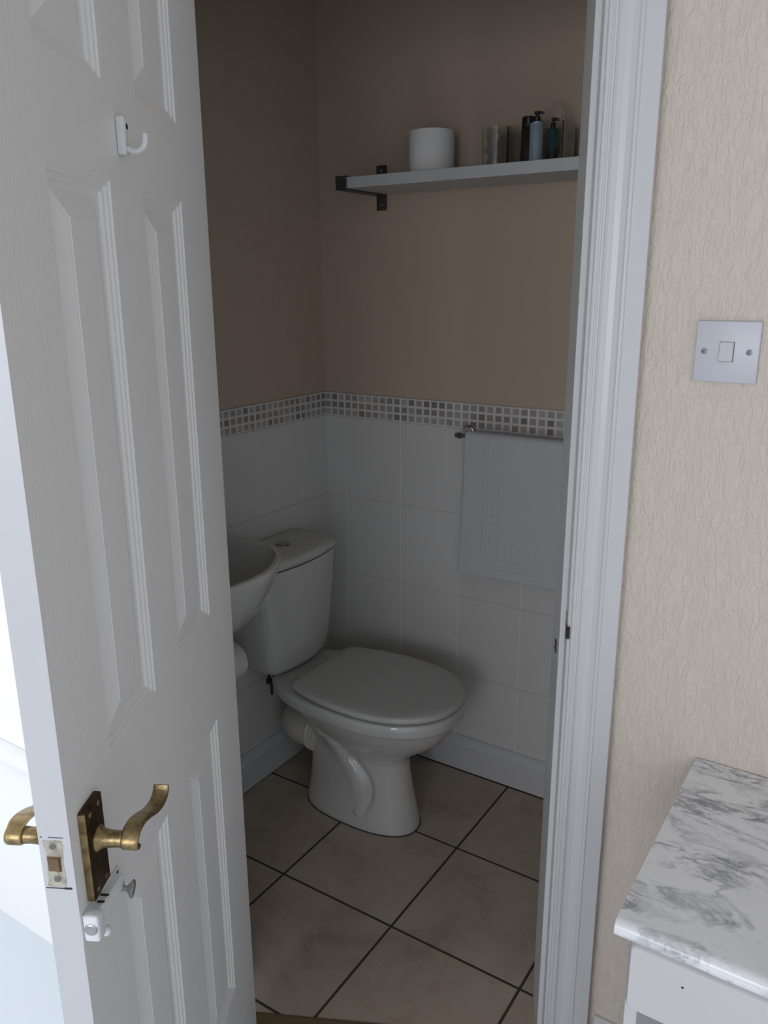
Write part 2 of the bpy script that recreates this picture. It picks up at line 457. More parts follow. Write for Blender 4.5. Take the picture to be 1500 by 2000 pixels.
# architrave profile: p along t, q is projection towards the room
AR = [(.005, 0), (.005, .0085), (.007, .0100), (.0095, .0100), (.0105, .0088), (.0125, .0088), (.0135, .0105), (.0165, .0105), (.0180, .0085),
      (.022, .0070), (.030, .0070), (.038, .0090), (.0445, .0130), (.0470, .0165), (.0495, .0175), (.0515, .0170), (.0525, .0155), (.0545, .0155), (.0780, .0155), (.0795, .0140), (.0795, 0)]
def architrave(name, flip, label):
    bm = bmesh.new()
    f = (lambda p, q, z: JF(p, -q, z)) if not flip else (lambda p, q, z: JF(-OW - p, -q, z))
    prism(bm, [(p, q - .001) for p, q in AR], f, 0, 2.07)
    return struct(name, bm, 'trim', label, 'architrave')
architrave('trim_3', False, 'white moulded door casing beside the cream wallpapered wall')
architrave('trim_4', True, 'white moulded door casing behind the open door')
bm = bmesh.new(); prism(bm, AR, lambda p, q, t: JF(t, -q, 1.992 + p), -OW - .0795, .0795)
struct('trim_7', bm, 'trim', 'white moulded casing over the doorway', 'architrave')

# strike plate let into the rebate and the slide bolt keep holes
sp = thing('strike_plate', 'small worn brass strike plate in the right hand door lining', 'strike plate', JF(-.001, .018, .90))
b0 = sp.location.copy()
bm = bmesh.new(); box(bm, (-.0006, .006, .880), (.0004, .030, .932), .0003, 1, xf=JF); box(bm, (-.0008, -.0012, .893), (.0028, .010, .9145), .0005, 1, xf=JF)
finish('plate', bm, 'strike', sp, b0)
bm = bmesh.new(); box(bm, (-.0010, .0015, .8935), (.0036, -.0016, .9140), xf=JF)
bm.free()
bm = bmesh.new(); box(bm, (-.0014, -.0018, .8915), (.0034, .009, .9135), .0004, 1, xf=JF); finish('worn_hole', bm, 'dark', sp, b0)
kp = thing('bolt_keep', 'tiny dark figure eight keep hole on the white door stop', 'bolt keep', JF(-.0088, .075, .842))
b0 = kp.location.copy()
bm = bmesh.new()
for zz, rr in ((.849, .0045), (.836, .0055)):
    n_ = 18; rings = []
    for k in range(n_):
        a = 2 * math.pi * k / n_
        rings.append([(-.0087 - .0006 * (1 + math.cos(c)), .078 + math.cos(a) * (rr * 2.2 + .0012 * math.sin(c)), zz + math.sin(a) * (rr + .0012 * math.sin(c))) for c in [0, 1.57, 3.14, 4.71]])
    rings.append(rings[0])
    loft(bm, rings, False, False, xf=JF)
finish('ring', bm, 'bracket', kp, b0, 40)

# brass strip at the tile edge
bm = bmesh.new(); prism(bm, [(-.020, 0), (-.019, .0020), (-.012, .0036), (.012, .0036), (.018, .0020), (.019, 0)], lambda p, q, t: JF(t, .018 + p, q), -OW + .006, -.001)
o = finish('threshold_strip', bm, 'brass_strip'); tag(o, 'narrow brass threshold strip across the foot of the doorway', 'threshold strip')

# ------------------------------------------------------------------ DOOR
U = [.5196, .3729, .2740, .1251]
rows = [(1.670, 1.875), (.9639, 1.5713), (.235, .7815)]
cols = [(U[3], U[2]), (U[1], U[0])]
PROF = [(0, 0), (.0018, -.0022), (.0055, -.0028), (.0072, -.0052), (.0115, -.0060), (.0135, -.0088), (.018, -.0094), (.0195, -.0094), (.041, -.0030), (.0425, -.0030), (.0435, -.0020)]
def panelled_face(bm, n0, sgn):
    us = sorted({0, DW, *[c for p in cols for c in p]}); zs = sorted({.006, DH, *[c for p in rows for c in p]})
    cache = {}
    def V(u, n, z):
        k = (round(u, 5), round(n, 5), round(z, 5))
        if k not in cache: cache[k] = bm.verts.new(DF(u, n, z))
        return cache[k]
    for i in range(len(us) - 1):
        for j in range(len(zs) - 1):
            u0, u1, z0, z1 = us[i], us[i + 1], zs[j], zs[j + 1]
            if (u0, u1) in cols and (z0, z1) in rows:
                prev = None
                for ins, dep in PROF:
                    q = [(u0 + ins, z0 + ins), (u1 - ins, z0 + ins), (u1 - ins, z1 - ins), (u0 + ins, z1 - ins)]
                    cur = [V(a, n0 + sgn * dep, b) for a, b in q]
                    if prev:
                        for k in range(4):
                            f = bm.faces.new((prev[k], prev[(k + 1) % 4], cur[(k + 1) % 4], cur[k]))
                            f.material_index = 0 if k % 2 else 1
                    prev = cur
                bm.faces.new(prev)
            else:
                f = bm.faces.new((V(u0, n0, z0), V(u1, n0, z0), V(u1, n0, z1), V(u0, n0, z1)))
                rail = any(False for _ in ()) or ((z0, z1) not in rows and 0 < i < len(us) - 2)
                f.material_index = 1 if rail else 0
bm = bmesh.new()
panelled_face(bm, 0, 1); panelled_face(bm, -TH, -1)
r = .0012
for z0, z1, u0, u1 in ((.006, DH, 0, 0), (.006, DH, DW, DW)):
    vs = [DF(u0, 0, z0), DF(u0, -TH, z0), DF(u0, -TH, z1), DF(u0, 0, z1)]
    f = bm.faces.new([bm.verts.new(v) for v in vs]); f.material_index = 2
for z in (.006, DH):
    f = bm.faces.new([bm.verts.new(DF(a, b, z)) for a, b in ((0, 0), (DW, 0), (DW, -TH), (0, -TH))]); f.material_index = 2
bmesh.ops.remove_doubles(bm, verts=bm.verts, dist=.00005)
door = struct('door_1', bm, 'stile', 'open white six panel door with brass lever handles', 'door', 8, ['rail', 'edge'])

# hinges (hidden side)
for zz in (.22, 1.70):
    bm = bmesh.new(); p = DF(-.004, -TH - .004, 0); lathe(bm, (p[0], p[1], zz), (0, 0, 1), [(0, .005), (.075, .005)], 12)
    box(bm, (-.002, -TH + .002, zz), (0.0, -.004, zz + .075), xf=DF)
    finish('hinge', bm, 'brass_face', door)

def lever(sgn, off):
    F = lambda u, n, z: DF(u, off + sgn * n, z)
    bm = bmesh.new()
    box(bm, (.569, 0, .849), (.609, .0085, .9545), .0016, 2, xf=F)
    h = finish('lever_handle', bm, 'brass_face', door, smooth=30)
    h['label'] = 'brass back plate of the lever handle'
    bm = bmesh.new()
    # plate margin facing the latch edge, its brighter light put into the colour
    box(bm, (.6088, .0004, .8505), (.6096, .0080, .953), .0002, 1, xf=F)
    finish('plate_edge', bm, 'brass', h)
    bm = bmesh.new()
    c = Vector(F(.588, .008, .911)); ax = Vector(F(.588, .1, .911)) - c
    lathe(bm, c, ax, [(0, .0135), (.002, .0135), (.004, .0115), (.008, .0098), (.016, .0088), (.022, .0084), (.028, .0088), (.0285, .0088), (.0395, .0085), (.040, .0070)], 28)
    finish('spindle_neck', bm, 'brass', h, smooth=35)
    bm = bmesh.new()
    ctr = spline([(.590, 0, .9050), (.5955, 0, .9070), (.5975, 0, .9125), (.594, 0, .9185), (.585, 0, .9225), (.571, 0, .9215), (.555, 0, .9160), (.538, 0, .9085), (.522, 0, .9045), (.510, 0, .9045), (.502, 0, .9085), (.4985, 0, .915)], 40)
    rings = []
    for i, c in enumerate(ctr):
        d = (ctr[min(i + 1, 40)] - ctr[max(i - 1, 0)]).normalized(); nn = Vector((-d.z, 0, d.x))
        s = i / 40; th = .0030 * (1.0 - .30 * s) ; wd = .0088 + .0008 * math.sin(s * math.pi) 
        nc = .0455
        rr = []
        for k in range(16):
            a = 2 * math.pi * k / 16; ca, sa = math.cos(a), math.sin(a)
            pw = lambda x: math.copysign(abs(x) ** .45, x)
            q = c + nn * th * pw(ca); rr.append((q.x, nc + wd * pw(sa), q.z))
        rings.append(rr)
    loft(bm, rings, xf=F)
    finish('lever', bm, 'brass', h, smooth=40)
    for su, sz in ((.579, .9465), (.599, .9465), (.579, .857), (.599, .857)):
        bm = bmesh.new(); c = Vector(F(su, .0083, sz)); ax = Vector(F(su, 1, sz)) - c
        lathe(bm, c, ax, [(0, .0030), (.0006, .0028), (.0009, .0015)], 14); finish('screw', bm, 'brass', h, smooth=30)
lever(1, 0); lever(-1, -TH)

# latch face plate on the door edge
EF = lambda a, n, z: DF(DW + a, n, z)
bm = bmesh.new()
pts = [(-.0285, .8845), (-.024, .8835), (-.017, .8840), (-.0105, .8838), (-.0090, .889), (-.0092, .902), (-.0100, .912), (-.0090, .922), (-.0085, .932), (-.0090, .9372), (-.016, .9378), (-.0235, .9368), (-.0285, .9375), (-.0275, .930), (-.0262, .921), (-.0270, .906), (-.0268, .893)]
loft(bm, [[EF(0, a, b) for a, b in pts], [EF(.0006, a, b) for a, b in pts]])
lp = finish('latch_plate', bm, 'strike', door); lp['label'] = 'worn metal latch plate on the door edge'
bm = bmesh.new(); box(bm, (.0004, -.0254, .9023), (.0016, -.0120, .9190), .0004, 1, xf=EF)
loft(bm, [[EF(.0012, -.0245, z) for z in (.9030,)] * 1 + [EF(.0012, -.0125, .9030), EF(.0012, -.0125, .9183), EF(.0012, -.0245, .9183)],
          [EF(.0016, -.024, .9036), EF(.0035, -.013, .9036), EF(.0035, -.013, .9177), EF(.0016, -.024, .9177)]])
finish('latch_bolt', bm, 'wood_end', lp)
for zz, nn in ((.9310, -.0185), (.8930, -.0178)):
    bm = bmesh.new(); c = Vector(EF(.0005, nn, zz)); ax = Vector(EF(1, nn, zz)) - c
    lathe(bm, c, ax, [(0, .0034), (.0007, .0034), (.0009, .0028), (.0008, .0014), (.0003, .0008)], 18)
    finish('screw', bm, 'dull_screw', lp, smooth=30)
bm = bmesh.new(); box(bm, (0, -.031, .8812), (.0003, -.004, .8822), xf=EF); box(bm, (0, -.012, .8806), (.00035, -.0045, .8828), xf=EF)
box(bm, (0, -.0305, .9408), (.0003, -.0285, .9418), xf=EF); box(bm, (0, -.022, .9408), (.0003, -.007, .9414), xf=EF)
finish('paint_gap', bm, 'dark', lp)

# white hook
bm = bmesh.new(); box(bm, (.332, 0, 1.601), (.3445, .0098, 1.6405), .0025, 3, xf=DF)
hk = finish('coat_hook', bm, 'painted_metal', door, smooth=40); hk['label'] = 'white coat hook screwed to the upper door rail'
bm = bmesh.new()
arc = [(.338, .005, 1.609), (.338, .0105, 1.6065)] + [(.338, .0185 + .0120 * math.cos(a), 1.6175 + .0130 * math.sin(a)) for a in [math.radians(d) for d in range(230, 361, 13)]] + [(.338, .0308, 1.6225)]
rings = []
AP = [Vector(a) for a in arc]
for i, c in enumerate(AP):
    d = (AP[min(i + 1, len(AP) - 1)] - AP[max(i - 1, 0)]).normalized(); nn = Vector((0, -d.z, d.y))
    rings.append([tuple(c + Vector((.0045 * math.cos(a), 0, 0)) + nn * .0033 * math.sin(a)) for a in [2 * math.pi * k / 12 for k in range(12)]])
loft(bm, rings, xf=DF); finish('hook_arm', bm, 'painted_metal', hk, smooth=50)
bm = bmesh.new(); c = Vector(DF(.338, .0097, 1.630)); lathe(bm, c, (DN.x, DN.y, 0), [(0, .0042), (.0008, .0042), (.001, .0034)], 18); finish('screw_rim', bm, 'painted_metal', hk, smooth=30)
bm = bmesh.new(); c = Vector(DF(.338, .0101, 1.630)); lathe(bm, c, (DN.x, DN.y, 0), [(0, .0031), (.0008, .0031)], 16); finish('screw', bm, 'black', hk)

def DB(u, n, z): return DF(u - .005, n, z + .13 * (u - .587))
# slide bolt below the handle
bm = bmesh.new(); box(bm, (.540, 0, .8120), (.630, .0022, .8400), .0008, 2, xf=DB)
sb = finish('slide_bolt', bm, 'painted_metal', door, smooth=40); sb['label'] = 'white painted slide bolt below the brass handle'
bm = bmesh.new()
prism(bm, [(.001, .8145), (.0105, .8160), (.0130, .8200), (.0135, .8340), (.0110, .8375), (.001, .8385)], lambda p, q, t: DB(t, p, q), .553, .616)
finish('bolt_case', bm, 'painted_metal', sb, smooth=30)
bm = bmesh.new(); box(bm, (.616, .0005, .8090), (.632, .0175, .8410), .0035, 3, xf=DB); finish('end_housing', bm, 'painted_metal', sb, smooth=40)
bm = bmesh.new(); c = Vector(DB(.6305, .0092, .8255)); lathe(bm, c, (DT.x, DT.y, 0), [(0, .0068), (.0022, .0068), (.0030, .0056), (.0026, .0030)], 20); finish('bolt_tip', bm, 'steel', sb, smooth=40)
bm = bmesh.new()
rings = []
c0 = Vector(DB(.560, .0125, .8240)); ax = (Vector(DB(.557, .030, .8215)) - c0).normalized(); uu, vv = frame_of(ax)
for s_, rr in ((0, .0028), (.005, .0030), (.0075, .0055), (.0095, .0092), (.0115, .0100), (.0130, .0090), (.0140, .005)):
    rings.append([c0 + ax * s_ + (uu * math.cos(a) + vv * math.sin(a)) * rr for a in [2 * math.pi * k / 24 for k in range(24)]])
loft(bm, rings); finish('knob', bm, 'steel', sb, smooth=50)
bm = bmesh.new(); bmesh.ops.create_uvsphere(bm, u_segments=16, v_segments=10, radius=.0058, matrix=Matrix.Translation(DB(.606, .0120, .8040))); lathe(bm, DB(.606, .0095, .806), (0, 0, 1), [(0, .003), (.012, .003)], 12)
finish('stop_pin', bm, 'painted_metal', sb, smooth=60)
bm = bmesh.new()
for u0, u1, n0, n1 in ((.5905, .5935, .003, .0125), (.6020, .6050, .005, .0125)):
    box(bm, (u0, n0, .8379), (u1, n1, .8392), .0003, 1, xf=DB)
finish('slot', bm, 'dark', sb)
bm = bmesh.new(); c = Vector(DB(.5455, .0020, .834)); lathe(bm, c, (DN.x, DN.y, 0), [(0, .0026), (.0005, .0026)], 14); finish('screw_hole', bm, 'bracket', sb)

# ------------------------------------------------------------------ light switch
SX0, SZ0 = 1.2515, 1.4095
sw = thing('light_switch', 'white single rocker light switch on the cream wall', 'light switch', (SX0 + .043, WY, SZ0 - .043)); b0 = sw.location.copy()
bm = bmesh.new(); box(bm, (SX0, WY - .0085, SZ0 - .086), (SX0 + .086, WY, SZ0), .0016, 3); finish('face_plate', bm, 'white_plastic', sw, b0, 40)
cx, cz = SX0 + .043, SZ0 - .0425
bm = bmesh.new(); box(bm, (cx - .0101, WY - .0087, cz - .0141), (cx + .0101, WY - .008, cz + .0141)); finish('rocker_gap_shade', bm, 'bracket', sw, b0)  # dark inset painting the shaded gap around the rocker
bm = bmesh.new()
r0 = [(cx - .0095, -.0092, cz - .0135), (cx + .0095, -.0092, cz - .0135), (cx + .0095, -.0092, cz + .0135), (cx - .0095, -.0092, cz + .0135)]
r1 = [(cx - .0090, -.0150, cz - .0130), (cx + .0090, -.0150, cz - .0130), (cx + .0090, -.0100, cz + .0130), (cx - .0090, -.0100, cz + .0130)]
loft(bm, [[(a, WY + b, c) for a, b, c in q] for q in (r0, r1)]); bmesh.ops.bevel(bm, geom=list(bm.edges), offset=.0006, segments=2, affect='EDGES'); finish('rocker', bm, 'edge', sw, b0, 30)
for sx in (-.0302, .0302):
    bm = bmesh.new(); lathe(bm, (cx + sx, WY - .0082, cz), (0, -1, 0), [(0, .0042), (.0006, .0042), (.0008, .0036)], 20)
    s_ = finish('screw', bm, 'dull_screw', sw, b0, 30)
    bm = bmesh.new(); a = .5 if sx < 0 else 1.2; t = bmesh.new(); box(t, (-.0034, -.0001, -.0005), (.0034, .0001, .0005))
    merge(bm, t, lambda x, y, z: (cx + sx + x * math.cos(a) - z * math.sin(a), WY - .0091 + y, cz + x * math.sin(a) + z * math.cos(a))); finish('screw_slot', bm, 'black', s_, b0)

# ------------------------------------------------------------------ dressing unit with marble top
TX, TY, TZ = 1.3135, -1.168, .7165
un = thing('drawer_unit', 'white drawer unit with a grey veined marble effect top under the light switch', 'drawer unit', (1.75, -.96, 0)); b0 = un.location.copy()
bm = bmesh.new()
prof = [(-.757, TZ), (TY + .004, TZ)] + [(TY + .004 - .0125 * math.sin(a), TZ - .0125 + .0125 * math.cos(a)) for a in [math.pi * k / 12 for k in range(1, 12)]] + [(TY + .004, TZ - .025), (-.757, TZ - .025)]
prism(bm, prof, lambda p, q, t: (t, p, q), TX, 2.12); finish('marble_top', bm, 'marble', un, b0, 35)
bm = bmesh.new(); box(bm, (1.3275, -1.148, 0), (1.3435, -.775, TZ - .025), .0008, 1); finish('side_panel', bm, 'unit', un, b0)
bm = bmesh.new(); box(bm, (2.09, -1.148, 0), (2.106, -.775, TZ - .025), .0008, 1); finish('side_panel', bm, 'unit', un, b0)
bm = bmesh.new(); box(bm, (1.3435, -.790, .10), (2.09, -.776, TZ - .025)); finish('back_panel', bm, 'unit', un, b0)
for (x0, x1) in ((1.3300, 1.716), (1.720, 2.103)):
    bm = bmesh.new()
    z0, z1 = .5880, .6895
    def rr_(ins, y):
        out = []; R_ = .008
        for cx_, cz_, a0 in ((x1 - R_ - ins, z1 - R_ - ins, 0), (x0 + R_ + ins, z1 - R_ - ins, 90), (x0 + R_ + ins, z0 + R_ + ins, 180), (x1 - R_ - ins, z0 + R_ + ins, 270)):
            for k in range(5):
                a = math.radians(a0 + 22.5 * k); out.append((cx_ + R_ * math.cos(a), y, cz_ + R_ * math.sin(a)))
        return out
    loft(bm, [rr_(0, -1.150), rr_(0, -1.158), rr_(.0035, -1.1675), rr_(.005, -1.169)])
    dr = finish('drawer_front', bm, 'unit', un, b0, 25)
    if x0 < 1.4:
        bm = bmesh.new(); lathe(bm, (1.397, -1.1688, .657), (0, -1, 0), [(0, .0016), (.0004, .0016)], 12); finish('screw_hole', bm, 'dark', dr, b0)
bm = bmesh.new(); box(bm, (1.3435, -1.146, .572), (2.09, -.80, .584)); finish('drawer_base', bm, 'unit', un, b0)
bm = bmesh.new(); box(bm, (1.3435, -1.12, .10), (2.09, -.80, .116)); finish('shelf_board', bm, 'unit', un, b0)

# ------------------------------------------------------------------ TOILET
YC = -.343
wc = thing('toilet', 'white close coupled toilet with closed lid in the tiled corner', 'toilet', (.36, YC, 0)); b0 = wc.location.copy()
def egg(xb, xf, xm, w_, nb, nf, z, n=96, yc=YC):
    out = []
    for k in range(n):
        a = 2 * math.pi * k / n; c, s = math.cos(a), math.sin(a)
        e = nf if c >= 0 else nb
        X = abs(c) ** (2 / e); Y = abs(s) ** (2 / e)
        out.append([xm + (xf - xm) * X if c >= 0 else xm - (xm - xb) * X, yc + math.copysign(w_ * Y, s), z])
    return out
sec = [(0, .182, .540, .37, .086, 2.6, 2.3), (.006, .181, .541, .37, .087, 2.6, 2.3), (.03, .184, .538, .37, .0845, 2.6, 2.3), (.07, .190, .530, .37, .079, 2.6, 2.3),
       (.12, .196, .521, .37, .074, 2.7, 2.2), (.17, .200, .512, .37, .071, 2.8, 2.2), (.205, .203, .511, .37, .071, 2.8, 2.2), (.225, .204, .522, .375, .076, 2.8, 2.2), (.25, .203, .552, .385, .090, 2.7, 2.1),
       (.275, .198, .588, .395, .110, 2.6, 2.1), (.30, .190, .615, .405, .130, 2.5, 2.1), (.325, .172, .634, .41, .147, 2.5, 2.1), (.345, .148, .644, .415, .157, 2.6, 2.1), (.3565, .122, .649, .42, .162, 2.7, 2.1),
       (.3590, .115, .6525, .42, .1665, 2.7, 2.1), (.364, .108, .6605, .42, .1745, 2.7, 2.1), (.380, .098, .6635, .42, .1775, 2.7, 2.1), (.391, .095, .6640, .42, .1780, 2.7, 2.1), (.398, .098, .6605, .42, .1745, 2.7, 2.1), (.400, .103, .655, .42, .169, 2.7, 2.1)]
def interp(z):
    for i in range(len(sec) - 1):
        if sec[i][0] <= z <= sec[i + 1][0]:
            t = (z - sec[i][0]) / (sec[i + 1][0] - sec[i][0]); return [sec[i][k] * (1 - t) + sec[i + 1][k] * t for k in range(7)]
zs = [0, .003, .006] + [.006 + .345 * k / 56 for k in range(1, 57)] + [.3565, .3590, .3615, .364, .370, .380, .388, .393, .396, .398, .400]
GR = spline([(.300, 0, .290), (.322, 0, .258), (.352, 0, .226), (.388, 0, .195), (.418, 0, .158), (.430, 0, .120), (.426, 0, .085), (.412, 0, .052)], 40)
RG = spline([(.262, 0, .30), (.285, 0, .262), (.315, 0, .225), (.350, 0, .185), (.378, 0, .150), (.392, 0, .115)], 30)
def near(P, x, z): return min(((x - q.x) ** 2 + (z - q.z) ** 2) for q in P) ** .5
rings = []
for z in zs:
    s = interp(z); ring = egg(*s[1:], z, n=144)
    for p in ring:
        sd = abs(p[1] - YC)
        if z < .30 and sd > .02:
            wgt = min(1, (sd - .02) / .04) * min(1, max(0, (.30 - z) / .03)) * min(1, max(0, (z - .03) / .06))
            d = near(GR, p[0], z); dr_ = near(RG, p[0], z)
            dy = -.015 * math.exp(-(d / .0105) ** 2) + .0065 * math.exp(-(dr_ / .022) ** 2)
            # recessed wing behind the ridge
            if p[0] < .36: dy -= .006 * min(1, max(0, (.36 - p[0]) / .10)) * (1 if z < .26 else 0)
            sg = 1 if p[1] > YC else -1
            p[1] += sg * dy * wgt
    rings.append(ring)
bm = bmesh.new(); loft(bm, rings); finish('pan', bm, 'ceramic', wc, b0, 50)
# dark bedding line at the foot
bm = bmesh.new(); loft(bm, [egg(.179, .5435, .37, .0895, 2.6, 2.3, .0), egg(.179, .5435, .37, .0895, 2.6, 2.3, .0022)]); finish('bedding_line', bm, 'gap_shade_bedding', wc, b0)
bm = bmesh.new(); lathe(bm, (.393, YC - .079, .049), (0, -1, .12), [(0, .010), (.004, .010), (.006, .008), (.0068, .004)], 20); finish('screw_cap', bm, 'seat', wc, b0, 40)
# seat and lid
LC = [(.222, 0), (.2215, .07), (.223, .118), (.229, .137), (.243, .148), (.30, .163), (.37, .1745), (.44, .1775), (.51, .170), (.575, .147), (.628, .105), (.658, .055), (.6680, 0)]
def lidring(ins, z, n=60):
    h = spline([(a, b, 0) for a, b in LC], n)
    cxm = .44; out = []
    for sgn, seq in ((1, h), (-1, h[::-1][1:-1])):
        for q in seq:
            x, y = q.x, max(0, q.y)
            fx = 1 - ins / .22; fy = 1 - ins / .177
            out.append((cxm + (x - cxm) * fx, YC - .004 + sgn * y * fy, z))
    return out
bm = bmesh.new(); loft(bm, [lidring(.030, .400), lidring(.028, .402), lidring(.028, .4098), lidring(.030, .4104)]); finish('seat_ring', bm, 'seat', wc, b0, 50)
bm = bmesh.new(); loft(bm, [lidring(.010, .4105), lidring(.003, .4112), lidring(.0015, .4135), lidring(.0020, .4205), lidring(.0035, .4245), lidring(.009, .4272), lidring(.03, .4285), lidring(.10, .4290), lidring(.16, .4290)])
finish('lid', bm, 'seat', wc, b0, 50)
for yy in (-.075, .075):
    bm = bmesh.new(); lathe(bm, (.2125, YC + yy - .022, .4095), (0, 1, 0), [(0, .008), (.002, .0095), (.042, .0095), (.044, .008)], 18)
    finish('seat_hinge', bm, 'seat', wc, b0, 40)
# cistern
def cring(w_, xs, xf, z, xb=.012, n=40, r=.02):
    out = []
    YK = YC + .006
    for k in range(n + 1):                      # bowed front from -w to +w
        t = -1 + 2 * k / n; a = abs(t)
        e = (1 - a ** 2.4)
        x = xs + (xf - xs) * (1 - t * t)
        out.append([x, YK + t * w_, z])
    # round the front corners
    m = 8
    pts = []
    def corner(sg):
        cxx, cyy = xs - r, YK + sg * (w_ - r)
        return [[cxx + r * math.cos(math.radians(b)), cyy + sg * r * math.sin(math.radians(b)), z] for b in range(70, 91, 10)]
    fr = [[xs + (xf - xs) * (1 - (t) ** 2) - r * max(0, (abs(t) - .86) / .14) ** 2 * .9, YK + t * (w_ - .0), z] for t in [math.sin(math.radians(-90 + 180 * k / n)) for k in range(n + 1)]]
    back_ = [[xb, YK + w_, z], [xb, YK - w_, z]]
    pts = fr + [[xb + (fr[-1][0] - xb) * q, YK + w_, z] for q in (.66, .33)] + back_ + [[xb + (fr[0][0] - xb) * q, YK - w_, z] for q in (.33, .66)]
    return pts
bm = bmesh.new()
loft(bm, [cring(.098, .112, .135, .4005, .03), cring(.112, .130, .153, .4030, .022), cring(.122, .141, .163, .410, .016), cring(.128, .147, .168, .425), cring(.136, .152, .172, .47), cring(.147, .156, .178, .56), cring(.156, .160, .183, .65), cring(.1605, .162, .186, .716), cring(.1595, .161, .185, .7185)])
finish('cistern', bm, 'ceramic', wc, b0, 45)
bm = bmesh.new()
loft(bm, [cring(.157, .1585, .1825, .7180), cring(.157, .1585, .1825, .7245)]); finish('lid_gap_shade', bm, 'gap_shade_bedding', wc, b0)  # dark ring painting the shade in the gap below the cistern lid
bm = bmesh.new()
loft(bm, [cring(.160, .1615, .1855, .7225), cring(.1625, .164, .188, .7240), cring(.1640, .166, .190, .733), cring(.1635, .1655, .1895, .742), cring(.160, .162, .186, .748), cring(.153, .155, .178, .7515), cring(.12, .130, .15, .7540, .02), cring(.05, .09, .10, .7555, .04)])
finish('cistern_lid', bm, 'ceramic', wc, b0, 60)
bm = bmesh.new(); lathe(bm, (.095, -.338, .7535), (0, 0, 1), [(0, .0215), (.0035, .0215), (.0045, .0195), (.0035, .0185), (.003, .018)], 36); fb = finish('flush_button', bm, 'button', wc, b0, 40)
for sg in (-1, 1):
    bm = bmesh.new(); ring = []
    arc = [(math.cos(a) * .0172, sg * (.0008 + abs(math.sin(a)) * .0164)) for a in [math.pi * k / 20 for k in range(21)]]
    loft(bm, [[(.095 + x * s_, -.338 + y, z) for x, y in arc] for z, s_ in ((.7555, 1), (.7582, 1), (.7590, .93))]); finish('button_half', bm, 'button', fb, b0, 30)
# black fitting below the cistern
bm = bmesh.new(); lathe(bm, (.118, -.448, .378), (0, 0, 1), [(0, .009), (.012, .009), (.0125, .005), (.024, .005)], 14); box(bm, (.123, -.452, .345), (.130, -.446, .385), .001, 1); finish('wing_nut', bm, 'black', wc, b0, 40)
# waste connector
PX = .21; PZ = .208; py = YC - .004
bm = bmesh.new()
lathe(bm, (PX + .03, py, PZ), (-1, 0, 0), [(0, .044), (.045, .046)], 32)
o_ = finish('pan_outlet', bm, 'ceramic', wc, b0, 40)
bm = bmesh.new()
lathe(bm, (PX + .012, py, PZ), (-1, 0, 0), [(0, .052), (0, .060), (.006, .0615), (.009, .058), (.014, .0575), (.017, .0605), (.022, .0605), (.025, .056), (.03, .0555)], 40)
path = [(PX - .012, py, PZ)] + [(PX - .045 - .052 * math.sin(a), py + .052 * (1 - math.cos(a)), PZ) for a in [math.radians(8 * k) for k in range(0, 12)]] + [(PX - .097, py + .12, PZ), (PX - .097, -.03, PZ)]
tube(bm, path, .0545, 36); finish('waste_pipe', bm, 'pvc', wc, b0, 40)

# ------------------------------------------------------------------ basin
BY = -.765
bs = thing('wash_basin', 'small white wall hung wash basin beside the toilet cistern', 'wash basin', (.0, BY, .60)); b0 = bs.location.copy()
BO = [(.007, .215), (.09, .219), (.17, .222), (.228, .218), (.285, .189), (.318, .158), (.348, .108), (.367, .058), (.374, 0)]
def bring(fx, fy, z, x0=.007, n=44, ox=0):
    h = spline([(a, b, 0) for a, b in BO], n); out = []
    for sgn, seq in ((1, h), (-1, h[::-1][1:])):
        for q in seq: out.append((ox + x0 + (q.x - .007) * fx, BY + sgn * max(q.y, 0) * fy, z))
    return out
rings = [bring(.12, .18, .600), bring(.30, .35, .605), bring(.48, .52, .622), bring(.64, .67, .650), bring(.78, .79, .690), bring(.88, .88, .732), bring(.95, .945, .776), bring(.985, .98, .812), bring(1, 1, .830), bring(.998, .998, .8365), bring(.988, .990, .840)]
rings += [bring(.965, .955, .840), bring(.80, .930, .839, .065), bring(.785, .915, .833, .067), bring(.755, .88, .800, .070), bring(.69, .80, .755, .078), bring(.57, .66, .715, .092), bring(.36, .42, .690, .115), bring(.10, .12, .684, .145)]
bm = bmesh.new(); loft(bm, rings); finish('bowl', bm, 'ceramic', bs, b0, 55)
bm = bmesh.new(); lathe(bm, (.165, BY, .6845), (0, 0, 1), [(0, .018), (.002, .018), (.0025, .012)], 24); finish('waste_plug', bm, 'chrome', bs, b0, 40)
bm = bmesh.new(); lathe(bm, (.038, BY, .8395), (0, 0, 1), [(0, .022), (.004, .022), (.006, .016), (.05, .014), (.055, .016), (.075, .015), (.08, .008)], 28)
tube(bm, [(.038, BY, .875), (.065, BY, .885), (.095, BY, .883), (.110, BY, .873)], [.009, .009, .0085, .008], 16); finish('tap', bm, 'chrome', bs, b0, 45)

